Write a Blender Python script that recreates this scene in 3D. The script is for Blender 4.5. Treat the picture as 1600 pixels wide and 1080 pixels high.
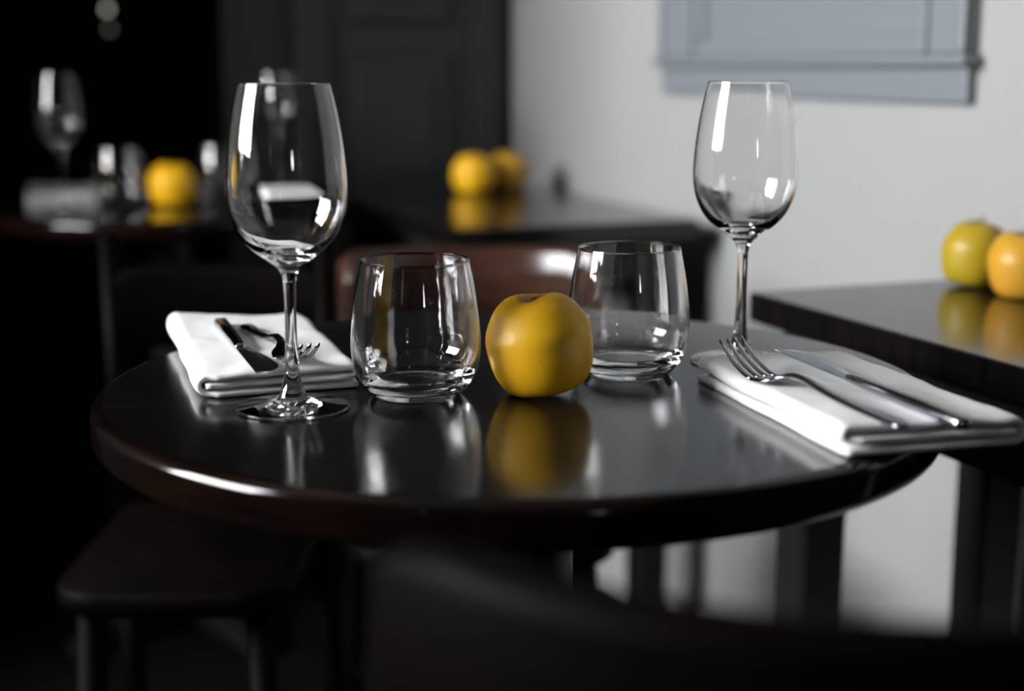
import bpy, bmesh, math, random
from mathutils import Vector, Matrix, noise

# ------------------------------------------------------------------ camera, sky, exposure
for o in list(bpy.data.objects):
    bpy.data.objects.remove(o, do_unlink=True)
SC = bpy.context.scene
COL = SC.collection
PI = math.pi

cam_d = bpy.data.cameras.new('camera')
cam_d.sensor_width = 36.0
cam_d.lens = 50.0
cam_d.clip_start = 0.02
cam_d.dof.use_dof = True
cam_d.dof.focus_distance = 1.005
cam_d.dof.aperture_fstop = 2.5
cam = bpy.data.objects.new('camera', cam_d)
COL.objects.link(cam)
cam.location = (0, 0, 0.975)
cam.rotation_euler = (math.radians(90 - 11.0757), 0, 0)
SC.camera = cam

world = bpy.data.worlds.new('overcast_sky')
SC.world = world
world.use_nodes = True
wn = world.node_tree.nodes
wl = world.node_tree.links
wn.clear()
w_out = wn.new('ShaderNodeOutputWorld')
w_bg = wn.new('ShaderNodeBackground')
w_tc = wn.new('ShaderNodeTexCoord')
w_sx = wn.new('ShaderNodeSeparateXYZ')
w_rp = wn.new('ShaderNodeValToRGB')
w_rp.color_ramp.elements[0].position = 0.0
w_rp.color_ramp.elements[0].color = (0.20, 0.20, 0.18, 1)     # ground outside
w_rp.color_ramp.elements[1].position = 0.03
w_rp.color_ramp.elements[1].color = (0.97, 0.975, 1.0, 1)      # even overcast sky
wl.new(w_tc.outputs['Generated'], w_sx.inputs[0])
wl.new(w_sx.outputs['Z'], w_rp.inputs[0])
wl.new(w_rp.outputs[0], w_bg.inputs[0])
wl.new(w_bg.outputs[0], w_out.inputs[0])
w_bg.inputs['Strength'].default_value = 14.0

SC.view_settings.view_transform = 'Standard'
SC.view_settings.look = 'None'
SC.view_settings.exposure = 1.66
SC.view_settings.gamma = 1.0
SC.view_settings.use_curve_mapping = False
SC.cycles.use_denoising = True
SC.cycles.max_bounces = 16
SC.cycles.transmission_bounces = 16
SC.cycles.glossy_bounces = 8
SC.cycles.diffuse_bounces = 5
SC.cycles.sample_clamp_indirect = 30.0

# the room stands turned against the camera: u runs to the right wall, v runs away along it
A = math.radians(21.4)
CA, SA = math.cos(A), math.sin(A)
def W(u, v, z=0.0):
    return Vector((u * CA - v * SA, u * SA + v * CA, z))

# openings in the walls: (v0, v1, z0, z1) in the left wall, (u0, u1, z0, z1) in the rear wall
LEFT_U, RIGHT_U, REAR_V, DOOR_V, FAR_V, JOG_U, CEIL = -2.0, 1.09, -3.2, 2.80, 5.6, 0.60, 2.9
WIN_MAIN = (0.72, 2.08, 1.14, 2.25)
WIN_SIDE = (-1.70, -1.55, 1.25, 1.75)
WIN_REAR = (0.12, 0.29, 1.28, 1.62)

def portal(name, loc, rot, sx, sy):
    l = bpy.data.lights.new(name, 'AREA')
    l.shape = 'RECTANGLE'
    l.size, l.size_y = sx, sy
    l.cycles.is_portal = True
    o = bpy.data.objects.new(name, l)
    COL.objects.link(o)
    o.location = loc
    o.rotation_euler = rot
    return o
def left_portal(w):
    portal('daylight_portal', W(LEFT_U - 0.10, (w[0] + w[1]) / 2, (w[2] + w[3]) / 2), (PI / 2, 0, A - PI / 2), w[1] - w[0], w[3] - w[2])
left_portal(WIN_MAIN)
left_portal(WIN_SIDE)
portal('daylight_portal', W((WIN_REAR[0] + WIN_REAR[1]) / 2, REAR_V - 0.10, (WIN_REAR[2] + WIN_REAR[3]) / 2), (PI / 2, 0, A), WIN_REAR[1] - WIN_REAR[0], WIN_REAR[3] - WIN_REAR[2])

# ------------------------------------------------------------------ materials
def mat(name, col, rough=0.5, **kw):
    m = bpy.data.materials.new(name)
    m.use_nodes = True
    nt = m.node_tree
    b = nt.nodes['Principled BSDF']
    b.inputs['Base Color'].default_value = (*col, 1)
    b.inputs['Roughness'].default_value = rough
    for k, v in kw.items():
        b.inputs[k.replace('_', ' ')].default_value = v
    return m
def nodes(m):
    nt = m.node_tree
    return nt.nodes, nt.links, nt.nodes['Principled BSDF']
def noise_col(m, c0, c1, scale=8.0, detail=4.0, stretch=(1, 1, 1), p0=0.35, p1=0.65):
    n, l, b = nodes(m)
    tc = n.new('ShaderNodeTexCoord'); mp = n.new('ShaderNodeMapping')
    mp.inputs['Scale'].default_value = stretch
    t = n.new('ShaderNodeTexNoise'); t.inputs['Scale'].default_value = scale; t.inputs['Detail'].default_value = detail
    r = n.new('ShaderNodeValToRGB')
    r.color_ramp.elements[0].position = p0; r.color_ramp.elements[0].color = (*c0, 1)
    r.color_ramp.elements[1].position = p1; r.color_ramp.elements[1].color = (*c1, 1)
    l.new(tc.outputs['Object'], mp.inputs[0]); l.new(mp.outputs[0], t.inputs['Vector'])
    l.new(t.outputs['Fac'], r.inputs[0]); l.new(r.outputs[0], b.inputs['Base Color'])
    return t
def noise_bump(m, scale, strength, dist=0.001, detail=3.0):
    n, l, b = nodes(m)
    tc = n.new('ShaderNodeTexCoord')
    t = n.new('ShaderNodeTexNoise'); t.inputs['Scale'].default_value = scale; t.inputs['Detail'].default_value = detail
    bp = n.new('ShaderNodeBump'); bp.inputs['Strength'].default_value = strength; bp.inputs['Distance'].default_value = dist
    l.new(tc.outputs['Object'], t.inputs['Vector']); l.new(t.outputs['Fac'], bp.inputs['Height'])
    l.new(bp.outputs[0], b.inputs['Normal'])
def rough_noise(m, scale, r0, r1):
    n, l, b = nodes(m)
    tc = n.new('ShaderNodeTexCoord')
    t = n.new('ShaderNodeTexNoise'); t.inputs['Scale'].default_value = scale; t.inputs['Detail'].default_value = 5
    mr = n.new('ShaderNodeMapRange'); mr.inputs['To Min'].default_value = r0; mr.inputs['To Max'].default_value = r1
    l.new(tc.outputs['Object'], t.inputs['Vector']); l.new(t.outputs['Fac'], mr.inputs['Value']); l.new(mr.outputs[0], b.inputs['Roughness'])

M = {}
M['wall'] = mat('pale_wall_paint', (0.50, 0.50, 0.495), 0.75)
noise_col(M['wall'], (0.322, 0.322, 0.318), (0.340, 0.340, 0.336), 3.0); noise_bump(M['wall'], 120, 0.15)
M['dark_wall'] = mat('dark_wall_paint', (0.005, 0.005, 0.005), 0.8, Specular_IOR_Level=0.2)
noise_bump(M['dark_wall'], 90, 0.15)
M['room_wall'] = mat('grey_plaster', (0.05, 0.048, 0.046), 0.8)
noise_bump(M['room_wall'], 60, 0.2)
M['ceiling'] = mat('white_ceiling_paint', (0.55, 0.55, 0.54), 0.85)
noise_bump(M['ceiling'], 60, 0.2)
M['floor'] = mat('dark_floor_boards', (0.03, 0.022, 0.018), 0.8, Specular_IOR_Level=0.05)
noise_col(M['floor'], (0.002, 0.0016, 0.0014), (0.005, 0.0036, 0.003), 6.0, 6.0, (12, 1, 1))
M['slate'] = mat('slate_blue_paint', (0.021, 0.023, 0.025), 0.5)
noise_bump(M['slate'], 50, 0.1)
M['bluegrey'] = mat('blue_grey_gloss_paint', (0.190, 0.209, 0.225), 0.45)
noise_bump(M['bluegrey'], 70, 0.08)
M['lacquer'] = mat('black_lacquered_wood', (0.010, 0.009, 0.009), 0.2, IOR=1.5)
noise_col(M['lacquer'], (0.0035, 0.003, 0.003), (0.007, 0.0055, 0.005), 9.0, 6.0, (1, 14, 1)); rough_noise(M['lacquer'], 25, 0.11, 0.19)
M['edge'] = mat('worn_dark_brown_edge', (0.022, 0.010, 0.007), 0.11, IOR=1.5)
noise_col(M['edge'], (0.002, 0.0016, 0.0015), (0.007, 0.003, 0.002), 14.0, 5.0, (1, 1, 3))
M['black_wood'] = mat('black_painted_wood', (0.005, 0.005, 0.005), 0.5)
noise_bump(M['black_wood'], 80, 0.1)
M['iron'] = mat('black_coated_iron', (0.010, 0.010, 0.011), 0.22)
rough_noise(M['iron'], 30, 0.18, 0.3)
M['chair_wood'] = mat('red_brown_chair_wood', (0.07, 0.028, 0.016), 0.22, IOR=1.5)
noise_col(M['chair_wood'], (0.030, 0.013, 0.009), (0.062, 0.027, 0.017), 10.0, 6.0, (1, 1, 9))
M['dark_chair'] = mat('near_black_brown_chair_wood', (0.018, 0.010, 0.008), 0.55, IOR=1.5, Specular_IOR_Level=0.04)
noise_col(M['dark_chair'], (0.0007, 0.0005, 0.0004), (0.0026, 0.0011, 0.0008), 10.0, 6.0, (1, 1, 9))
M['red'] = mat('dark_red_leather', (0.022, 0.002, 0.002), 0.6, Specular_IOR_Level=0.2)
noise_bump(M['red'], 90, 0.2)
M['glass'] = mat('clear_glass', (1, 1, 1), 0.0, IOR=1.5, Transmission_Weight=1.0)
M['steel'] = mat('polished_steel', (0.46, 0.47, 0.49), 0.16, Metallic=1.0)
rough_noise(M['steel'], 60, 0.09, 0.16)
M['linen'] = mat('white_linen', (0.84, 0.84, 0.85), 0.9)
def weave(m):
    n, l, b = nodes(m)
    tc = n.new('ShaderNodeTexCoord')
    w1 = n.new('ShaderNodeTexWave'); w1.inputs['Scale'].default_value = 450; w1.bands_direction = 'X'
    w2 = n.new('ShaderNodeTexWave'); w2.inputs['Scale'].default_value = 450; w2.bands_direction = 'Y'
    ad = n.new('ShaderNodeMath'); ad.operation = 'ADD'
    bp = n.new('ShaderNodeBump'); bp.inputs['Strength'].default_value = 0.25; bp.inputs['Distance'].default_value = 0.0004
    l.new(tc.outputs['Object'], w1.inputs['Vector']); l.new(tc.outputs['Object'], w2.inputs['Vector'])
    l.new(w1.outputs['Fac'], ad.inputs[0]); l.new(w2.outputs['Fac'], ad.inputs[1])
    l.new(ad.outputs[0], bp.inputs['Height']); l.new(bp.outputs[0], b.inputs['Normal'])
weave(M['linen'])
M['stem'] = mat('brown_apple_stem', (0.26, 0.11, 0.04), 0.7)
noise_bump(M['stem'], 400, 0.4)
M['bulb'] = mat('dim_bulb', (0.8, 0.8, 0.75), 0.3, Emission_Strength=0.32)
nodes(M['bulb'])[2].inputs['Emission Color'].default_value = (1.0, 0.95, 0.86, 1)
M['bulb_low'] = mat('fainter_bulb', (0.8, 0.8, 0.75), 0.3, Emission_Strength=0.06)
nodes(M['bulb_low'])[2].inputs['Emission Color'].default_value = (1.0, 0.95, 0.86, 1)
M['cord'] = mat('black_cord', (0.01, 0.01, 0.01), 0.7)

def apple_mat(name, c0, c1, c2):
    """skin colours: c0 main, c1 blush, c2 russet in the hollow round the stem and the fine specks"""
    m = mat(name, c0, 0.40, IOR=1.45, Subsurface_Weight=0.10)
    n, l, b = nodes(m)
    b.inputs['Subsurface Radius'].default_value = (0.012, 0.006, 0.002)
    b.inputs['Subsurface Scale'].default_value = 0.5
    tc = n.new('ShaderNodeTexCoord')
    t = n.new('ShaderNodeTexNoise'); t.inputs['Scale'].default_value = 26; t.inputs['Detail'].default_value = 4
    r = n.new('ShaderNodeValToRGB')
    r.color_ramp.elements[0].position = 0.35; r.color_ramp.elements[0].color = (*c0, 1)
    r.color_ramp.elements[1].position = 0.75; r.color_ramp.elements[1].color = (*c1, 1)
    l.new(tc.outputs['Object'], t.inputs['Vector']); l.new(t.outputs['Fac'], r.inputs[0])
    # russet: distance from the stem axis, only near the top, broken by noise
    mp = n.new('ShaderNodeMapping'); mp.inputs['Location'].default_value = (0, 0, -0.0645)
    ln = n.new('ShaderNodeVectorMath'); ln.operation = 'LENGTH'
    l.new(tc.outputs['Object'], mp.inputs[0]); l.new(mp.outputs[0], ln.inputs[0])
    t2 = n.new('ShaderNodeTexNoise'); t2.inputs['Scale'].default_value = 180; t2.inputs['Detail'].default_value = 5
    l.new(tc.outputs['Object'], t2.inputs['Vector'])
    ma = n.new('ShaderNodeMath'); ma.operation = 'MULTIPLY_ADD'; ma.inputs[1].default_value = -0.012
    l.new(t2.outputs['Fac'], ma.inputs[0]); l.new(ln.outputs['Value'], ma.inputs[2])
    mr = n.new('ShaderNodeMapRange'); mr.inputs['From Min'].default_value = 0.000; mr.inputs['From Max'].default_value = 0.008
    mr.inputs['To Min'].default_value = 1.0; mr.inputs['To Max'].default_value = 0.0
    l.new(ma.outputs[0], mr.inputs['Value'])
    mx = n.new('ShaderNodeMix'); mx.data_type = 'RGBA'
    l.new(mr.outputs[0], mx.inputs['Factor']); l.new(r.outputs[0], mx.inputs['A']); mx.inputs['B'].default_value = (*c2, 1)
    v = n.new('ShaderNodeTexVoronoi'); v.inputs['Scale'].default_value = 150
    l.new(tc.outputs['Object'], v.inputs['Vector'])
    mr2 = n.new('ShaderNodeMapRange'); mr2.inputs['From Min'].default_value = 0.06; mr2.inputs['From Max'].default_value = 0.16
    mr2.inputs['To Min'].default_value = 0.55; mr2.inputs['To Max'].default_value = 0.0
    l.new(v.outputs['Distance'], mr2.inputs['Value'])
    t3 = n.new('ShaderNodeTexNoise'); t3.inputs['Scale'].default_value = 45
    l.new(tc.outputs['Object'], t3.inputs['Vector'])
    gt = n.new('ShaderNodeMath'); gt.operation = 'GREATER_THAN'; gt.inputs[1].default_value = 0.60
    l.new(t3.outputs['Fac'], gt.inputs[0])
    mu = n.new('ShaderNodeMath'); mu.operation = 'MULTIPLY'
    l.new(gt.outputs[0], mu.inputs[0]); l.new(mr2.outputs[0], mu.inputs[1])
    mx2 = n.new('ShaderNodeMix'); mx2.data_type = 'RGBA'
    l.new(mu.outputs[0], mx2.inputs['Factor']); l.new(mx.outputs['Result'], mx2.inputs['A']); mx2.inputs['B'].default_value = (*c2, 1)
    l.new(mx2.outputs['Result'], b.inputs['Base Color'])
    return m
M['apple'] = apple_mat('golden_apple_skin', (0.83, 0.465, 0.008), (0.86, 0.445, 0.010), (0.40, 0.14, 0.03))
M['apple_green'] = apple_mat('green_yellow_apple_skin', (0.36, 0.265, 0.012), (0.43, 0.28, 0.014), (0.14, 0.09, 0.02))
M['apple_warm'] = apple_mat('warm_yellow_apple_skin', (0.52, 0.285, 0.022), (0.56, 0.27, 0.026), (0.22, 0.09, 0.02))

# ------------------------------------------------------------------ mesh helpers
def link(name, me, m, parent=None, smooth=False):
    o = bpy.data.objects.new(name, me)
    COL.objects.link(o)
    if m is not None and not me.materials:
        me.materials.append(m)
    if smooth:
        me.polygons.foreach_set('use_smooth', [True] * len(me.polygons))
    if parent is not None:
        o.parent = parent
    return o
def from_bm(name, bm, m, parent=None, smooth=False):
    bmesh.ops.recalc_face_normals(bm, faces=bm.faces)
    me = bpy.data.meshes.new(name)
    bm.to_mesh(me); bm.free()
    return link(name, me, m, parent, smooth)
def pydata(name, vs, fs, m, parent=None, smooth=True):
    me = bpy.data.meshes.new(name)
    me.from_pydata(vs, [], fs)
    me.validate(); me.update()
    return link(name, me, m, parent, smooth)
def empty(name, loc=(0, 0, 0), rz=0.0):
    o = bpy.data.objects.new(name, None)
    COL.objects.link(o)
    o.empty_display_size = 0.05
    o.location = loc; o.rotation_euler = (0, 0, rz)
    return o
def tag(o, label, cat, group=None):
    o['label'] = label; o['category'] = cat
    if group: o['group'] = group
    return o
def struct(o, label=None):
    o['kind'] = 'structure'
    if label: o['label'] = label
    return o
def add_box(bm, x0, x1, y0, y1, z0, z1, bevel=0.0, seg=2):
    r = bmesh.ops.create_cube(bm, size=1.0)
    vs = r['verts']
    for v in vs:
        v.co = Vector(((x0 + x1) / 2 + v.co.x * (x1 - x0), (y0 + y1) / 2 + v.co.y * (y1 - y0), (z0 + z1) / 2 + v.co.z * (z1 - z0)))
    if bevel > 0:
        es = list({e for v in vs for e in v.link_edges})
        bmesh.ops.bevel(bm, geom=es, offset=bevel, segments=seg, affect='EDGES', profile=0.5)
def box(name, d, m, parent=None, bevel=0.0, seg=2, room=False):
    bm = bmesh.new(); add_box(bm, *d, bevel=bevel, seg=seg)
    o = from_bm(name, bm, m, parent, smooth=False)
    if room: o.rotation_euler = (0, 0, A)
    return o
def catmull(pts, n):
    out = []
    P = [Vector(p) for p in pts]
    for i in range(len(P) - 1):
        p0 = P[i - 1] if i else P[0] * 2 - P[1]
        p1, p2 = P[i], P[i + 1]
        p3 = P[i + 2] if i + 2 < len(P) else P[-1] * 2 - P[-2]
        for k in range(n):
            t = k / n
            out.append(0.5 * (2 * p1 + (p2 - p0) * t + (2 * p0 - 5 * p1 + 4 * p2 - p3) * t * t + (3 * p1 - p0 - 3 * p2 + p3) * t ** 3))
    out.append(P[-1])
    return out
def lathe_data(prof, seg):
    """prof: (r, z) points; r == 0 ends close to a pole"""
    vs, fs, rows = [], [], []
    for r, z in prof:
        if r < 1e-6:
            rows.append([len(vs)]); vs.append((0, 0, z))
        else:
            rows.append(list(range(len(vs), len(vs) + seg)))
            for k in range(seg):
                a = 2 * PI * k / seg
                vs.append((r * math.cos(a), r * math.sin(a), z))
    for a, b in zip(rows, rows[1:]):
        for k in range(seg):
            k2 = (k + 1) % seg
            if len(a) == 1 and len(b) == 1: continue
            if len(a) == 1: fs.append((a[0], b[k2], b[k]))
            elif len(b) == 1: fs.append((a[k], a[k2], b[0]))
            else: fs.append((a[k], a[k2], b[k2], b[k]))
    return vs, fs
def lathe(name, prof, m, parent=None, seg=64):
    vs, fs = lathe_data(prof, seg)
    return pydata(name, vs, fs, m, parent, True)
def loft(name, rings, m, parent=None, smooth=True, caps=True):
    n = len(rings[0]); vs = [tuple(p) for r in rings for p in r]; fs = []
    for i in range(len(rings) - 1):
        for k in range(n):
            k2 = (k + 1) % n
            fs.append((i * n + k, i * n + k2, (i + 1) * n + k2, (i + 1) * n + k))
    if caps:
        fs.append(tuple(reversed(range(n)))); fs.append(tuple(range((len(rings) - 1) * n, len(rings) * n)))
    bm = bmesh.new()
    bv = [bm.verts.new(v) for v in vs]
    for f in fs: bm.faces.new([bv[i] for i in f])
    return from_bm(name, bm, m, parent, smooth)
def rod(name, a, b, ra, rb, m, parent=None, seg=16, square=False, rz=0.0):
    a, b = Vector(a), Vector(b)
    d = (b - a).normalized()
    x = d.orthogonal().normalized()
    if square:
        x = Vector((math.cos(rz), math.sin(rz), 0)); x = (x - d * x.dot(d)).normalized()
    y = d.cross(x)
    rings = []
    for p, r in ((a, ra), (b, rb)):
        if square:
            c = 0.18
            q = [(1, -1 + c), (1, 1 - c), (1 - c, 1), (-1 + c, 1), (-1, 1 - c), (-1, -1 + c), (-1 + c, -1), (1 - c, -1)]
            rings.append([p + x * (r * i) + y * (r * j) for i, j in q])
        else:
            rings.append([p + x * (r * math.cos(2 * PI * k / seg)) + y * (r * math.sin(2 * PI * k / seg)) for k in range(seg)])
    return loft(name, rings, m, parent, smooth=not square)
def copy_tree(o, parent=None):
    c = o.copy()
    COL.objects.link(c)
    if parent is not None: c.parent = parent
    for ch in list(o.children):
        copy_tree(ch, c)
    return c

# ------------------------------------------------------------------ the room
T = 0.18
struct(box('floor', (LEFT_U - T, RIGHT_U + T, REAR_V - T, FAR_V + T, -0.12, 0.0), M['floor'], room=True), 'dark wooden floor')
struct(box('ceiling', (LEFT_U - T, RIGHT_U + T, REAR_V - T, FAR_V + T, CEIL, CEIL + 0.12), M['ceiling'], room=True), 'pale ceiling')
def wall_with_holes(name, axis, pos0, pos1, a0, a1, holes, m):
    """a wall slab between pos0 and pos1 across its thickness, running a0..a1, with rectangular window openings"""
    bm = bmesh.new()
    cuts = sorted(holes, key=lambda h: h[0])
    spans, cur = [], a0
    for h in cuts:
        spans.append((cur, h[0], 0, CEIL)); spans.append((h[0], h[1], 0, h[2])); spans.append((h[0], h[1], h[3], CEIL)); cur = h[1]
    spans.append((cur, a1, 0, CEIL))
    for s0, s1, z0, z1 in spans:
        if axis == 'v': add_box(bm, pos0, pos1, s0, s1, z0, z1)
        else: add_box(bm, s0, s1, pos0, pos1, z0, z1)
    o = from_bm(name, bm, m); o.rotation_euler = (0, 0, A)
    return struct(o)
wall_with_holes('wall_left', 'v', LEFT_U - T, LEFT_U, REAR_V, FAR_V, [WIN_SIDE, WIN_MAIN], M['room_wall'])['label'] = 'grey plaster wall with the daylight windows'
wall_with_holes('wall_rear', 'u', REAR_V - T, REAR_V, LEFT_U - T, RIGHT_U + T, [WIN_REAR], M['room_wall'])['label'] = 'grey wall behind the viewer'
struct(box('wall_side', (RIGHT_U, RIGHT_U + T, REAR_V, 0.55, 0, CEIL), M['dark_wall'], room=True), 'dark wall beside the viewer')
struct(box('wall_right', (RIGHT_U, RIGHT_U + T, 0.55, DOOR_V + T, 0, CEIL), M['wall'], room=True), 'pale grey painted wall with the blue-grey window')
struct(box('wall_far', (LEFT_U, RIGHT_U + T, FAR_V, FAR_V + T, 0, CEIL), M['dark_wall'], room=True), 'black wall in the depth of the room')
struct(box('wall_corner', (JOG_U - 0.10, RIGHT_U, DOOR_V, DOOR_V + T, 0, CEIL), M['slate'], room=True), 'dark slate wall around the panelled door')
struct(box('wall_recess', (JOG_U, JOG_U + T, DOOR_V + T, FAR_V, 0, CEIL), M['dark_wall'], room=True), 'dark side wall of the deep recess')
struct(box('wall_light_blocker', (LEFT_U, -0.37, 2.16, 2.28, 0, CEIL), M['dark_wall'], room=True), 'added unseen dark wall keeping daylight off the back round table')  # added out of view to block window daylight from the back table and corner
struct(box('baseboard_right', (RIGHT_U - 0.014, RIGHT_U, 0.55, DOOR_V, 0, 0.10), M['wall'], room=True, bevel=0.004), 'low pale skirting board')

def sash(name, axis, w, pos, bars):
    """a plain window frame with its glazing bars, set in an opening of the left or rear wall"""
    r = empty(name); r.rotation_euler = (0, 0, A); struct(r, 'painted window letting in daylight')
    a0, a1, z0, z1 = w
    def piece(nm, s0, s1, y0, y1):
        d = (pos - 0.03, pos + 0.03, s0, s1, y0, y1) if axis == 'v' else (s0, s1, pos - 0.03, pos + 0.03, y0, y1)
        return box(nm, d, M['bluegrey'], r, bevel=0.003)
    f = 0.022
    piece('frame_stile', a0, a0 + f, z0, z1); piece('frame_stile', a1 - f, a1, z0, z1)
    piece('frame_rail', a0 + f, a1 - f, z0, z0 + f); piece('frame_rail', a0 + f, a1 - f, z1 - f, z1)
    for b in bars:
        piece('glazing_bar', b - 0.009, b + 0.009, z0 + f, z1 - f)
    return r
sash('window_2', 'v', WIN_MAIN, LEFT_U - 0.06, [(WIN_MAIN[0] + WIN_MAIN[1]) / 2])
sash('window_3', 'v', WIN_SIDE, LEFT_U - 0.06, [])
sash('window_4', 'u', WIN_REAR, REAR_V - 0.06, [(WIN_REAR[0] + WIN_REAR[1]) / 2])

# the blue-grey window on the right wall
w1 = empty('window_1'); w1.rotation_euler = (0, 0, A); struct(w1, 'blue-grey painted window on the pale wall')
U = RIGHT_U
V0, V1, ZS, ZT = 1.335, 2.085, 0.990, 2.15
box('apron', (U - 0.015, U, V0, V1, 0.934, 0.976), M['bluegrey'], w1, 0.003)
box('window_sill', (U - 0.030, U, V0 - 0.010, V1 + 0.010, 0.976, 0.990), M['bluegrey'], w1, 0.005, 3)
box('casing', (U - 0.018, U, V0, V0 + 0.078, ZS, ZT), M['bluegrey'], w1, 0.004)
box('casing_bead', (U - 0.024, U - 0.017, V0 + 0.068, V0 + 0.078, ZS, ZT), M['bluegrey'], w1, 0.003)
box('casing', (U - 0.018, U, V1 - 0.10, V1, ZS, ZT), M['bluegrey'], w1, 0.004)
box('casing_bead', (U - 0.023, U - 0.017, V0, V0 + 0.016, ZS, ZT), M['bluegrey'], w1, 0.004)
box('casing_bead', (U - 0.023, U - 0.017, V1 - 0.016, V1, ZS, ZT), M['bluegrey'], w1, 0.004)
box('casing', (U - 0.018, U, V0 + 0.078, V1 - 0.10, ZT - 0.09, ZT), M['bluegrey'], w1, 0.004)
box('sash_rail', (U - 0.013, U, V0 + 0.078, V1 - 0.10, ZS, ZS + 0.026), M['bluegrey'], w1, 0.004)
box('sash_stile', (U - 0.013, U, V0 + 0.078, V0 + 0.096, ZS + 0.026, ZT - 0.09), M['bluegrey'], w1, 0.004)
box('sash_stile', (U - 0.013, U, V1 - 0.13, V1 - 0.10, ZS + 0.026, ZT - 0.09), M['bluegrey'], w1, 0.004)
box('pane', (U - 0.004, U, V0 + 0.096, V1 - 0.13, ZS + 0.026, ZT - 0.09), M['bluegrey'], w1).__setitem__('label', 'flat blue-grey pane')

# the dark panelled door in the corner
d1 = empty('door_1'); d1.rotation_euler = (0, 0, A); struct(d1, 'dark slate panelled door in the corner')
D = DOOR_V
box('door_leaf', (0.70, 1.00, D - 0.020, D, 0.01, 2.1), M['slate'], d1, 0.002)
for z0, z1 in ((0.12, 0.62), (0.72, 1.00), (1.06, 2.0)):
    p = box('door_panel', (0.745, 0.955, D - 0.032, D - 0.019, z0, z1), M['slate'], d1, 0.010, 2)
    box('panel_field', (0.785, 0.915, D - 0.040, D - 0.031, z0 + 0.04, z1 - 0.04), M['slate'], p, 0.006, 2)
box('door_casing', (1.00, 1.065, D - 0.040, D, 0, 2.18), M['slate'], d1, 0.006)
box('door_casing', (0.635, 0.70, D - 0.040, D, 0, 2.18), M['slate'], d1, 0.006)
box('door_casing', (0.635, 1.065, D - 0.040, D, 2.18, 2.25), M['slate'], d1, 0.006)

# ------------------------------------------------------------------ round tables
TOP = 0.75
def round_table(loc, label):
    t = empty('round_table', loc)
    tag(t, label, 'table', 'round black tables')
    R, th = 0.301, 0.030
    rb = 0.0085
    lathe('tabletop', [(0, TOP), (0.08, TOP), (0.20, TOP), (R - rb - 0.004, TOP), (R - rb - 0.0005, TOP), (R - rb, TOP)], M['lacquer'], t, 128)
    prof = [(R - rb, TOP), (R - rb + 0.0003, TOP)]
    for k in range(1, 9):
        a = PI / 2 * k / 8
        prof.append((R - rb + rb * math.sin(a), TOP - rb + rb * math.cos(a)))
    for k in range(0, 7):
        a = PI / 2 * k / 6
        prof.append((R - rb + rb * math.cos(a), TOP - th + rb - rb * math.sin(a)))
    prof.append((R - rb - 0.02, TOP - th)); prof.append((0, TOP - th))
    lathe('edge_band', prof, M['edge'], t, 160)['label'] = 'dark brown rounded edge worn at the rim'
    lathe('mounting_plate', [(0.10, TOP - th - 0.0005), (0.10, TOP - th - 0.008), (0.043, TOP - th - 0.014), (0, TOP - th - 0.014)], M['iron'], t, 48)
    lathe('column', [(0.0425, TOP - th - 0.012), (0.0425, 0.10)], M['iron'], t, 64)
    hub = lathe('base_hub', [(0.0425, 0.10), (0.055, 0.085), (0.055, 0.045), (0, 0.045)], M['iron'], t, 48)
    for k in range(4):
        a = PI / 4 + k * PI / 2
        c, s = math.cos(a), math.sin(a)
        rings = []
        for d, z, h in ((0.03, 0.062, 0.028), (0.12, 0.045, 0.022), (0.20, 0.026, 0.014), (0.225, 0.012, 0.011)):
            w = 0.024 - d * 0.03
            rings.append([(d * c - s * w * i, d * s + c * w * i, z + h * j) for i, j in ((-1, -1), (1, -1), (1, 1), (-1, 1))])
        loft('foot', rings, M['iron'], t, smooth=False)
    return t
TC = Vector((0.003, 1.019, 0))
OFF = Vector((-0.579, 1.377, 0))
round_table(TC, 'round black lacquered pedestal table in the middle, laid for two')
round_table(TC + OFF, 'blurred round dark table laid for two in the left background')

# ------------------------------------------------------------------ narrow wall tables
def wall_table(u0, u1, v0, v1, legs, label):
    t = empty('side_table'); t.rotation_euler = (0, 0, A)
    tag(t, label, 'table', 'black rectangular tables along the wall')
    box('tabletop', (u0, u1, v0, v1, TOP - 0.030, TOP), M['lacquer'], t, 0.003)
    i, z0, z1, h = 0.030, TOP - 0.105, TOP - 0.029, 0.011
    box('apron', (u0 + i, u0 + i + 2 * h, v0 + i, v1 - i, z0, z1), M['black_wood'], t, 0.002)
    box('apron', (u1 - i - 2 * h, u1 - i, v0 + i, v1 - i, z0, z1), M['black_wood'], t, 0.002)
    box('apron', (u0 + i + 2 * h, u1 - i - 2 * h, v0 + i, v0 + i + 2 * h, z0, z1), M['black_wood'], t, 0.002)
    box('apron', (u0 + i + 2 * h, u1 - i - 2 * h, v1 - i - 2 * h, v1 - i, z0, z1), M['black_wood'], t, 0.002)
    for (u, v) in legs:
        rod('leg', (u, v, 0), (u, v, TOP - 0.031), 0.025, 0.0275, M['black_wood'], t, square=True)
    return t
wall_table(0.749, 1.078, 0.60, 1.248, [(0.800, 1.196), (1.027, 1.196), (0.800, 0.652), (1.027, 0.652)],
           'black rectangular table against the pale wall at the right, apples on it')
wall_table(0.655, 1.042, 1.888, 2.60, [(0.776, 1.938), (0.990, 1.938), (0.776, 2.55), (0.990, 2.55)],
           'blurred black rectangular table in the corner behind the chairs, apples on it')

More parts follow.
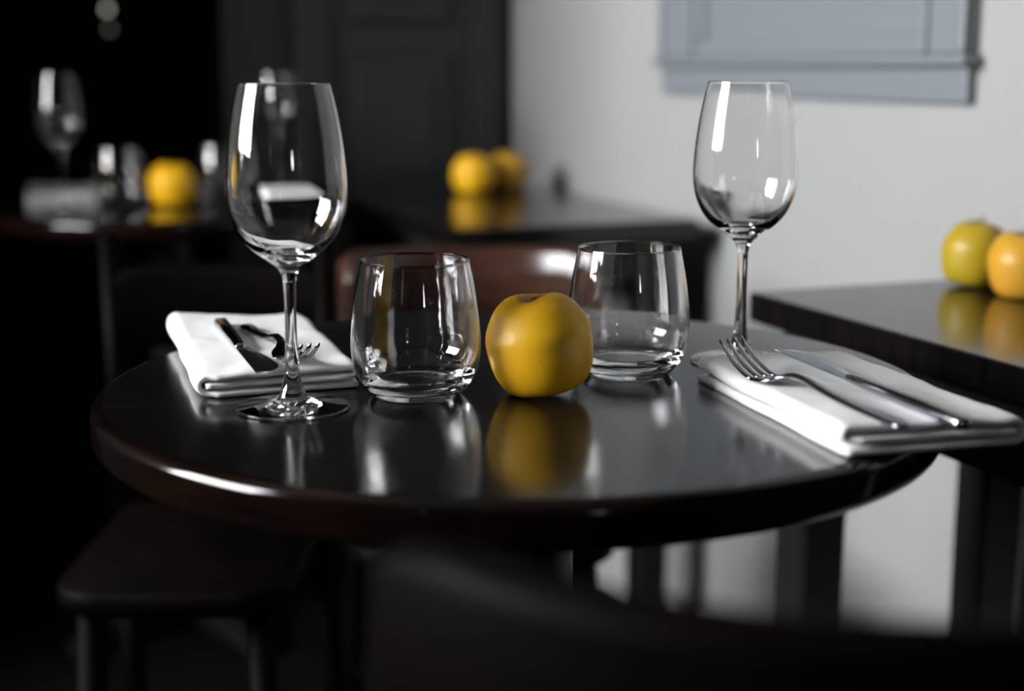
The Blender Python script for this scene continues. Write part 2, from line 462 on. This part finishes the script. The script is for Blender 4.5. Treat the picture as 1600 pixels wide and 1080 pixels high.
# ------------------------------------------------------------------ chairs
def arc_rail(name, cx, cy, R, a0, a1, z0, z1, th, m, parent, n=36, taper=0.0, crest=0.0, lean=0.0):
    """a curved back rail, rounded along its top"""
    rings = []
    for k in range(n + 1):
        f = k / n
        a = a0 + (a1 - a0) * f
        e = min(f, 1 - f)
        zt = z1 - taper * max(0.0, 1 - e / 0.12) ** 2 + crest * (2 * f - 1) ** 2
        zb = z0
        c, s = math.cos(a), math.sin(a)
        q = []
        h = th / 2
        for j in range(7):                 # rounded top, inside to outside
            b = PI * j / 6
            q.append((R + lean - h * math.cos(b), zt - h + h * math.sin(b)))
        q.append((R + h, zt - 0.040)); q.append((R + h, zb + 0.004)); q.append((R + h - 0.004, zb))
        q.append((R - h + 0.004, zb)); q.append((R - h, zb + 0.004)); q.append((R - h, zt - 0.036)); q.append((R - h + lean * 0.12, zt - 0.030))
        rings.append([(cx + r * c, cy + r * s, z) for r, z in q])
    return loft(name, rings, m, parent, smooth=True)
def chair(loc, rz, label, m, top=0.80, R=0.206, half=60, rail_h=0.10, depth=0.34, th=0.024, group='wooden chairs', crest=0.0, lean=0.0, post=0.0):
    """faces local +Y; origin on the floor under the middle of the seat back's arc"""
    t = empty('chair', loc, rz)
    tag(t, label, 'chair', group)
    a0, a1 = math.radians(-90 - half), math.radians(-90 + half)
    arc_rail('back_rail', 0, 0, R, a0, a1, top - rail_h, top, th, m, t, taper=0.012, crest=crest, lean=lean)
    ex, ey = R * math.cos(a1), R * math.sin(a1)
    yb = -R + 0.03 if half < 40 else ey
    sw = ex - 0.006
    # seat: a rounded slab
    bm = bmesh.new()
    y0, y1 = ey - 0.01, ey - 0.01 + depth
    pts = []
    for (px, py, q) in ((sw - 0.05, y1 - 0.05, 0), (-sw + 0.05, y1 - 0.05, 1), (-sw + 0.04, y0 + 0.04, 2), (sw - 0.04, y0 + 0.04, 3)):
        r = 0.05 if q < 2 else 0.04
        for k in range(6):
            a = PI / 2 * q + PI / 2 * k / 5
            pts.append((px + r * math.cos(a), py + r * math.sin(a)))
    rings = [[(x * s, (y - (y0 + y1) / 2) * s + (y0 + y1) / 2, z) for x, y in pts] for s, z in ((0.95, 0.425), (1.0, 0.432), (1.0, 0.448), (0.975, 0.455))]
    bm.free()
    loft('seat', rings, M['dark_chair'], t, smooth=True)
    lm = M['dark_chair']
    for s in (-1, 1):
        rod('back_post', (s * (ex - 0.004), ey + 0.0, 0.44), (s * ex, ey, top - rail_h * 0.35 + post), 0.015, 0.012, m, t)
        rod('leg', (s * (ex + 0.004), ey - 0.03, 0.0), (s * (ex - 0.008), ey + 0.02, 0.43), 0.012, 0.016, lm, t)
        rod('leg', (s * (sw - 0.02), y1 - 0.015, 0.0), (s * (sw - 0.035), y1 - 0.045, 0.43), 0.012, 0.016, lm, t)
        rod('stretcher', (s * (ex - 0.002), ey - 0.004, 0.20), (s * (sw - 0.027), y1 - 0.028, 0.20), 0.008, 0.008, lm, t, seg=10)
    rod('stretcher', (-(sw - 0.027), y1 - 0.03, 0.28), (sw - 0.027, y1 - 0.03, 0.28), 0.008, 0.008, lm, t, seg=10)
    return t
# the near chair with the strongly curved back, close to the viewer
chair((0.138, 0.616, 0), 0.0, 'very dark blurred chair with rounded back at the bottom, nearest of all', M['dark_chair'], top=0.808, R=0.206, half=62, rail_h=0.11)
# chairs behind, backs away from the viewer: the arc's middle lies R behind the origin
def back_chair(cx, cy, rz, label, m, top, R, half, **kw):
    back = Vector((math.sin(rz), -math.cos(rz), 0))   # local -Y in the world
    o = Vector((cx, cy, 0)) - back * R
    return chair(o, rz, label, m, top=top, R=R, half=half, rail_h=0.10, depth=0.33, **kw)
back_chair(-0.062, 1.875, PI + math.radians(5), 'red-brown wooden chair with bright top rail, behind the central apple', M['chair_wood'], 0.742, 0.215, 46, crest=0.006, lean=0.005)
back_chair(-0.350, 1.690, PI, 'dark brown wooden chair behind the left napkin and wine glass stem', M['dark_chair'], 0.745, 0.60, 12.3, post=0.07)

# ------------------------------------------------------------------ glassware
def bowl_profile():
    outer = [(0.0040, 0.080), (0.0046, 0.088), (0.0075, 0.0945), (0.0150, 0.1005), (0.0250, 0.1080), (0.0328, 0.1180), (0.0378, 0.1310), (0.0395, 0.1460), (0.0385, 0.1650), (0.0358, 0.1860), (0.0325, 0.2030), (0.0298, 0.2142)]
    rim = [(0.02945 + 0.00035 * math.cos(PI * k / 8), 0.2142 + 0.00035 * math.sin(PI * k / 8)) for k in range(1, 8)]
    inner = [(0.0291, 0.2142), (0.0317, 0.2030), (0.0348, 0.1860), (0.0373, 0.1650), (0.0382, 0.1465), (0.0364, 0.1320), (0.0312, 0.1200), (0.0230, 0.1108), (0.0120, 0.1048), (0.0, 0.1030)]
    return outer, rim, inner
def wine_glass(loc):
    t = empty('wine_glass', loc)
    o, rim, inner = bowl_profile()
    prof = [(p.x, p.y) for p in catmull([(*q, 0) for q in o], 6)] + rim + [(p.x, p.y) for p in catmull([(*q, 0) for q in inner], 6)]
    prof[-1] = (0.0, prof[-1][1])
    lathe('bowl', prof, M['glass'], t, 96)
    st = catmull([(0.0095, 0.0085, 0), (0.0064, 0.017, 0), (0.0048, 0.027, 0), (0.0040, 0.045, 0), (0.0039, 0.065, 0), (0.0040, 0.080, 0)], 6)
    lathe('stem', [(p.x, p.y) for p in st], M['glass'], t, 64)
    ft = catmull([(0.0, 0.0006, 0), (0.012, 0.0004, 0), (0.030, 0.0000, 0), (0.0368, 0.0002, 0), (0.0378, 0.0010, 0), (0.0368, 0.0019, 0), (0.030, 0.0027, 0), (0.020, 0.0042, 0), (0.0135, 0.0062, 0), (0.0095, 0.0085, 0)], 5)
    prof = [(max(0, p.x), p.y) for p in ft]; prof[0] = (0.0, prof[0][1])
    lathe('foot', prof, M['glass'], t, 96)
    return t
def tumbler(loc):
    outer = [(0.0, 0.0012), (0.022, 0.0008), (0.0290, 0.0), (0.0318, 0.0012), (0.0360, 0.0058), (0.0402, 0.0120), (0.0436, 0.0205), (0.0453, 0.0325), (0.0449, 0.0450), (0.0429, 0.0640), (0.0402, 0.0790), (0.0377, 0.0915)]
    inner = [(0.0370, 0.0915), (0.0394, 0.0790), (0.0419, 0.0640), (0.0437, 0.0450), (0.0438, 0.0330), (0.0412, 0.0210), (0.0350, 0.0130), (0.0240, 0.0092), (0.0100, 0.0080), (0.0, 0.0078)]
    prof = [(max(0, p.x), p.y) for p in catmull([(*q, 0) for q in outer], 6)] + [(0.03735 + 0.00035 * math.cos(PI * k / 8), 0.0915 + 0.00035 * math.sin(PI * k / 8)) for k in range(1, 8)] + [(max(0, p.x), p.y) for p in catmull([(*q, 0) for q in inner], 6)]
    prof[0] = (0.0, prof[0][1]); prof[-1] = (0.0, prof[-1][1])
    prof = [(r, z * 1.035) for r, z in prof]
    o = lathe('tumbler', prof, M['glass'], None, 96)
    o.location = loc
    return o
Z = TOP + 0.0003
P_GL, P_TL, P_AP, P_TR, P_GR = Vector((-0.147, 0.930, Z)), Vector((-0.067, 0.973, Z)), Vector((0.019, 0.973, TOP)), Vector((0.0865, 1.042, Z)), Vector((0.177, 1.084, Z))
gl = tag(wine_glass(P_GL), 'clear wine glass on the left of the central table, before the left napkin', 'wine glass', 'wine glasses')
def put_glass(p, label):
    g = copy_tree(gl); g.location = p
    return tag(g, label, 'wine glass', 'wine glasses')
put_glass(P_GR, 'clear wine glass on the right of the central table, behind the fork tines')
put_glass(P_GL + OFF, 'far blurred wine glass at the left end of the back round table')
put_glass(P_GR + OFF, 'far blurred wine glass on the back table, seen through the left wine glass')
tl = tag(tumbler(P_TL), 'clear stemless tumbler left of the central yellow apple', 'tumbler', 'stemless tumblers')
def put_tumbler(p, label):
    g = copy_tree(tl); g.location = p
    return tag(g, label, 'tumbler', 'stemless tumblers')
put_tumbler(P_TR, 'clear stemless tumbler right of and behind the central yellow apple')
put_tumbler(P_TL + OFF, 'blurred tumbler left of the apple on the back round table')
put_tumbler(P_TR + OFF, 'blurred tumbler right of the apple on the back round table')

# ------------------------------------------------------------------ apples
def apple(loc, m, label, size=1.0, tilt=(0, 0), rz=0.0, seed=0, dents=(), stem_len=0.012, group='yellow apples', squash=1.0):
    prof = [(0.0, 0.0640), (0.0018, 0.0641), (0.0040, 0.0653), (0.0075, 0.0671), (0.0130, 0.0682), (0.0195, 0.0669), (0.0268, 0.0620), (0.0328, 0.0537), (0.0370, 0.0440), (0.0374, 0.0330), (0.0361, 0.0212), (0.0331, 0.0112), (0.0282, 0.0038), (0.0215, 0.0004), (0.0130, 0.0010), (0.0065, 0.0036), (0.0, 0.0055)]
    pp = [(max(0.0, p.x), p.y) for p in catmull([(*q, 0) for q in prof], 4)]
    pp[0] = (0.0, pp[0][1]); pp[-1] = (0.0, pp[-1][1])
    vs, fs = lathe_data(pp, 72)
    out = []
    C = Vector((0, 0, 0.034))
    for v in vs:
        p = Vector(v)
        a = math.atan2(p.y, p.x)
        h = (p.z - 0.036) / 0.036
        k = 1 + 0.014 * math.cos(5 * a + seed) * (0.35 + 0.65 * abs(h)) + 0.016 * math.cos(2 * a + seed * 1.7) + 0.012 * noise.noise(p * 38 + Vector((seed, 3.1, 7.7)))
        p.x *= k; p.y *= k
        if h > 0: p.z += 0.0016 * math.cos(2 * a + 0.6 + seed) * h
        d = (p - C)
        n = d.normalized()
        for (dv, ang, dep) in dents:
            q = n.angle(dv)
            d *= 1 - dep * math.exp(-(q / ang) ** 2) + dep * 0.5 * math.exp(-((q - 1.7 * ang) / (0.7 * ang)) ** 2)
        p = C + d
        out.append(p)
    Rm = Matrix.Rotation(tilt[0], 3, 'X') @ Matrix.Rotation(tilt[1], 3, 'Y') @ Matrix.Rotation(rz, 3, 'Z')
    lo = min((Rm @ p).z for p in out) * size
    t = pydata('apple', [p for p in out], fs, m, None, True)
    t.scale = (size, size, size)
    t.rotation_euler = Rm.to_euler()
    t.location = Vector(loc) - Vector((0, 0, lo)) - Vector(((Rm @ C).x, (Rm @ C).y, 0)) * size
    st = [(0, 0, 0.0622), (0.0006, 0.0002, 0.0622 + stem_len * 0.5), (0.002, 0.0008, 0.0622 + stem_len)]
    rings = []
    for i, p in enumerate(st):
        r = (0.0016, 0.0011, 0.0017)[i]
        rings.append([(p[0] + r * math.cos(2 * PI * k / 8), p[1] + r * math.sin(2 * PI * k / 8), p[2]) for k in range(8)])
    loft('stem', rings, M['stem'], t, smooth=True)
    return tag(t, label, 'apple', group)
# local direction of the bruise, given for the tilted fruit as it stands
TLT = (math.radians(2.5), math.radians(-9.5))
Ri = (Matrix.Rotation(TLT[0], 3, 'X') @ Matrix.Rotation(TLT[1], 3, 'Y')).inverted()
bruise = [((Ri @ Vector((-0.60, -0.76, 0.22))).normalized(), 0.075, 0.018), ((Ri @ Vector((0.72, -0.42, 0.62))).normalized(), 0.13, 0.008)]
apple(P_AP, M['apple'], 'golden yellow apple with a small bruise, in focus between the two tumblers', size=0.98, tilt=TLT, seed=0.4, dents=bruise, stem_len=0.003)
apple(P_AP + OFF, M['apple'], 'blurred yellow apple on the back round table at the left', size=1.0, tilt=(0.05, 0.06), rz=1.1, seed=1.9, stem_len=0.008)
apple(W(0.990, 1.198, TOP), M['apple_green'], 'greenish yellow apple with a short stem on the right table', size=0.95, tilt=(0.03, 0.10), rz=0.3, seed=3.0, stem_len=0.013)
apple(W(0.985, 1.120, TOP), M['apple_warm'], 'warm yellow apple cut by the right edge of the photo', size=0.93, tilt=(0.05, -0.06), rz=2.0, seed=4.2, stem_len=0.008)
apple(W(0.880, 2.440, TOP), M['apple'], 'left one of the two blurred apples on the corner table', size=1.0, tilt=(0.04, 0.05), rz=0.9, seed=5.3, stem_len=0.008)
apple(W(0.962, 2.478, TOP), M['apple_warm'], 'right one of the two blurred apples on the corner table', size=1.0, tilt=(-0.03, 0.06), rz=2.6, seed=6.1, stem_len=0.008)

# ------------------------------------------------------------------ napkins
def napkin(loc, rz, w, L, label, mirror=False, seed=0.0, thick=0.0175, puff=0.0, group='folded white napkins', skew=0.0):
    """cloth folded like a letter: bottom layer, round the outer fold to the top layer, round a small fold to the middle one"""
    t = 0.0050
    z0 = t / 2 + 0.0002; z2 = thick - t / 2; z1 = (z0 + z2) / 2
    path = []
    n = 26
    xl, xr = -w / 2, w / 2
    rb = (z2 - z0) / 2; rs = (z2 - z1) / 2
    for k in range(n): path.append((xl - 0.002 + (xr - rb - xl + 0.002) * k / n, z0, 0))
    for k in range(13):
        a = -PI / 2 + PI * k / 12
        path.append((xr - rb + rb * math.cos(a) * 1.15, z0 + rb + rb * math.sin(a), 1))
    for k in range(1, n): path.append((xr - rb + (xl + rs - xr + rb) * k / n, z2, 2))
    for k in range(9):
        a = PI / 2 + PI * k / 8
        path.append((xl + rs + rs * math.cos(a) * 1.3, z1 + rs + rs * math.sin(a), 2))
    for k in range(1, n): path.append((xl + rs + (xr - rb + 0.002 - xl - rs) * k / (n - 1), z1, 3))
    m = 44
    vs, fs = [], []
    N = len(path)
    for j in range(m + 1):
        y = -L / 2 + L * j / m
        ends = 1 - min(1.0, min(j, m - j) / 2.0)
        for i, (x, z, lay) in enumerate(path):
            a = Vector(path[max(0, i - 1)][:2]); b = Vector(path[min(N - 1, i + 1)][:2])
            d = (b - a).normalized(); nx, nz = -d.y, d.x
            f = z / thick
            yy = y + noise.noise(Vector((x * 9, lay * 3.3, seed + 5))) * 0.006 * (1 if lay != 0 else 0.4) + skew * x
            ox = noise.noise(Vector((y * 14, lay * 2.1, seed))) * 0.0028
            oz = f * (0.0024 * noise.noise(Vector((x * 22, y * 16, seed + 1.5))) + 0.0010 * noise.noise(Vector((x * 60, y * 45, seed + 9))))
            oz += f * puff * (0.5 + y / L) * max(0.0, x / w + 0.2) * 1.6
            hh = t / 2 * (1 - 0.35 * ends)
            for sgn in (1, -1):
                X = x + ox + nx * hh * sgn; Zz = max(0.0, z + oz + nz * hh * sgn)
                vs.append((-X if mirror else X, yy, Zz))
    def id(j, i, s): return (j * N + i) * 2 + s
    for j in range(m):
        for i in range(N - 1):
            fs.append((id(j, i, 0), id(j, i + 1, 0), id(j + 1, i + 1, 0), id(j + 1, i, 0)))
            fs.append((id(j, i, 1), id(j + 1, i, 1), id(j + 1, i + 1, 1), id(j, i + 1, 1)))
        for i in (0, N - 1):
            fs.append((id(j, i, 0), id(j + 1, i, 0), id(j + 1, i, 1), id(j, i, 1)))
    for j in (0, m):
        for i in range(N - 1):
            fs.append((id(j, i, 0), id(j, i, 1), id(j, i + 1, 1), id(j, i + 1, 0)))
    bm = bmesh.new()
    bv = [bm.verts.new(v) for v in vs]
    for f in fs: bm.faces.new([bv[k] for k in f])
    o = from_bm('napkin', bm, M['linen'], None, True)
    o.location = loc; o.rotation_euler = (0, 0, rz)
    return tag(o, label, 'napkin', group)
NR = Vector((0.2235, 0.926, TOP)); NR_A = math.radians(15.5)
NL = Vector((-0.200, 1.086, TOP)); NL_A = math.radians(18)
nr = napkin(NR, NR_A, 0.116, 0.222, 'folded white napkin at the right edge of the central table, over its rim', seed=1.0)
nl = napkin(NL, NL_A, 0.108, 0.240, 'folded white napkin behind the left wine glass on the central table', mirror=True, seed=4.0, puff=0.006)
def put_napkin(src, p, label):
    c = copy_tree(src); c.location = p
    return tag(c, label, 'napkin', 'folded white napkins')
put_napkin(nl, NL + OFF, 'blurred white napkin at the left end of the back round table')
put_napkin(nr, NR + OFF, 'blurred white napkin on the back table, half behind the left wine glass')

# ------------------------------------------------------------------ cutlery
def strip_loft(name, sec, m, parent):
    """sec: list of (y, half width, z, thickness); a flat bar with softened edges"""
    rings = []
    for y, w, z, t in sec:
        e = min(w * 0.35, t * 0.6)
        rings.append([(-w, y, z), (-w, y, z + t * 0.45), (-w + e, y, z + t), (w - e, y, z + t), (w, y, z + t * 0.45), (w, y, z), (w - e, y, z - t * 0.25), (-w + e, y, z - t * 0.25)])
    return loft(name, rings, m, parent, smooth=True)
def fork(loc, rz, label, L=0.19, tip=0.020, roll=0.0, slope=0.0):
    """points along local +Y, tines curving up; origin under its middle"""
    t = empty('fork', loc, rz)
    t.rotation_euler = (slope, roll, rz)
    s0 = -L / 2
    hd = L / 2 - 0.064          # where the head begins
    sec = [(s0, 0.0040, 0.0012, 0.0020), (s0 + 0.006, 0.0062, 0.0010, 0.0024), (s0 + 0.04, 0.0050, 0.0020, 0.0026), (s0 + 0.075, 0.0038, 0.0050, 0.0028), (hd - 0.022, 0.0028, 0.0088, 0.0030), (hd - 0.008, 0.0030, 0.0085, 0.0028),
           (hd, 0.0052, 0.0060, 0.0024), (hd + 0.006, 0.0098, 0.0036, 0.0020), (hd + 0.013, 0.0116, 0.0020, 0.0018), (hd + 0.022, 0.0120, 0.0014, 0.0018)]
    pts = catmull([(a, b, c) for a, b, c, d in sec], 5)
    th = catmull([(a, d, 0) for a, b, c, d in sec], 5)
    strip_loft('handle', [(p.x, p.y, p.z, q.y) for p, q in zip(pts, th)], M['steel'], t)
    y0 = hd + 0.0215; y1 = L / 2
    for k in range(4):
        xc = (-1.5 + k) * 0.0064
        rings = []
        for j in range(9):
            f = j / 8
            y = y0 + (y1 - y0) * f
            z = 0.0014 + tip * f ** 1.7
            w = 0.0021 * (1 - 0.25 * f) if f < 0.9 else 0.0008
            h = 0.0018 * (1 - 0.35 * f)
            x = xc * (1 - 0.06 * f)
            rings.append([(x - w, y, z), (x - w, y, z + h * 0.6), (x - w * 0.5, y, z + h), (x + w * 0.5, y, z + h), (x + w, y, z + h * 0.6), (x + w, y, z), (x + w * 0.5, y, z - h * 0.3), (x - w * 0.5, y, z - h * 0.3)])
        loft('tine', rings, M['steel'], t, smooth=True)
    return tag(t, label, 'fork', 'steel forks')
def knife(loc, rz, label, L=0.21, blade=0.092, roll=0.0, side=1, slope=0.0):
    """points along local +Y, lying flat; origin under its middle"""
    t = empty('knife', loc, rz)
    t.rotation_euler = (slope, roll, rz)
    s0 = -L / 2; sb = L / 2 - blade
    sec = [(s0, 0.0044, 0.0008, 0.0050), (s0 + 0.003, 0.0058, 0.0006, 0.0062), (s0 + 0.05, 0.0053, 0.0008, 0.0062), (sb - 0.02, 0.0044, 0.0012, 0.0054), (sb - 0.004, 0.0042, 0.0014, 0.0046), (sb, 0.0040, 0.0016, 0.0036)]
    strip_loft('handle', sec, M['steel'], t)
    rings = []
    for j in range(25):
        f = j / 24
        y = sb - 0.002 + (blade + 0.002) * f
        back = -0.0042 + 0.0006 * f                        # straight spine
        edge = 0.0050 + 0.0100 * math.sin(min(1.0, f / 0.72) * PI / 2) ** 1.2 if f < 0.72 else 0.0150
        if f >= 0.72:
            q = (f - 0.72) / 0.28
            edge = back + (0.0150 - back) * math.sqrt(max(0.0, 1 - q ** 2.4)) + 0.0006
        th = 0.0019 - 0.0008 * f
        zc = 0.0026
        a, b = back * side, edge * side
        rings.append([(a, y, zc - th / 2), (a, y, zc + th / 2), (a + (b - a) * 0.55, y, zc + th * 0.42), (b, y, zc + 0.00012), (b, y, zc - 0.00012), (a + (b - a) * 0.55, y, zc - th * 0.42)])
    loft('blade', rings, M['steel'], t, smooth=False)
    return tag(t, label, 'knife', 'steel table knives')
def along(p_from, p_to):
    d = Vector(p_to) - Vector(p_from)
    return (Vector(p_from) + Vector(p_to)) / 2, math.atan2(-d.x, d.y)
NZ = TOP + 0.0190
c, a = along((0.228, 0.800), (0.152, 0.968))
fork((c.x, c.y, NZ), a, 'steel fork with raised tines on the right napkin', L=0.185, tip=0.019)
c, a = along((0.264, 0.803), (0.192, 1.004))
knife((c.x, c.y, NZ + 0.0018), a, 'steel table knife beside the fork on the right napkin', L=0.213, side=1, slope=0.022)
c, a = along((-0.214, 1.124), (-0.141, 0.957))
fork((c.x, c.y, NZ + 0.0005), a, 'dark-looking steel fork on the left napkin, behind the glass stem', L=0.182, tip=0.017)
c, a = along((-0.236, 1.134), (-0.170, 0.941))
knife((c.x, c.y, NZ + 0.0005), a, 'dark-looking steel knife on the left napkin, blade towards the viewer', L=0.205, side=-1)

# ------------------------------------------------------------------ things in the dark background
c4 = chair(W(0.27, 4.05, 0) + Vector((0, 0.2, 0)), PI, 'hardly visible dark red chair in the black depth of the room', M['red'], top=0.86, R=0.40, half=22, rail_h=0.10)
def hanging_bulb(p, r, m, label):
    t = empty('hanging_bulb', p)
    lathe('bulb', [(0, -r), (r * 0.5, -r * 0.87), (r * 0.87, -r * 0.5), (r, 0), (r * 0.87, r * 0.5), (r * 0.5, r * 0.87), (r * 0.35, r * 1.3), (0, r * 1.3)], m, t, 16)
    rod('cord', (0, 0, r * 1.2), (0, 0, CEIL - p[2]), 0.002, 0.002, M['cord'], t, seg=6)
    return tag(t, label, 'lamp', 'small hanging bulbs')
hanging_bulb(W(0.517, 5.0, 1.163), 0.010, M['bulb'], 'small round light at the top left, the brighter of the two')
hanging_bulb(W(0.528, 5.06, 1.100), 0.010, M['bulb_low'], 'faint small round light just under the brighter one, top left')
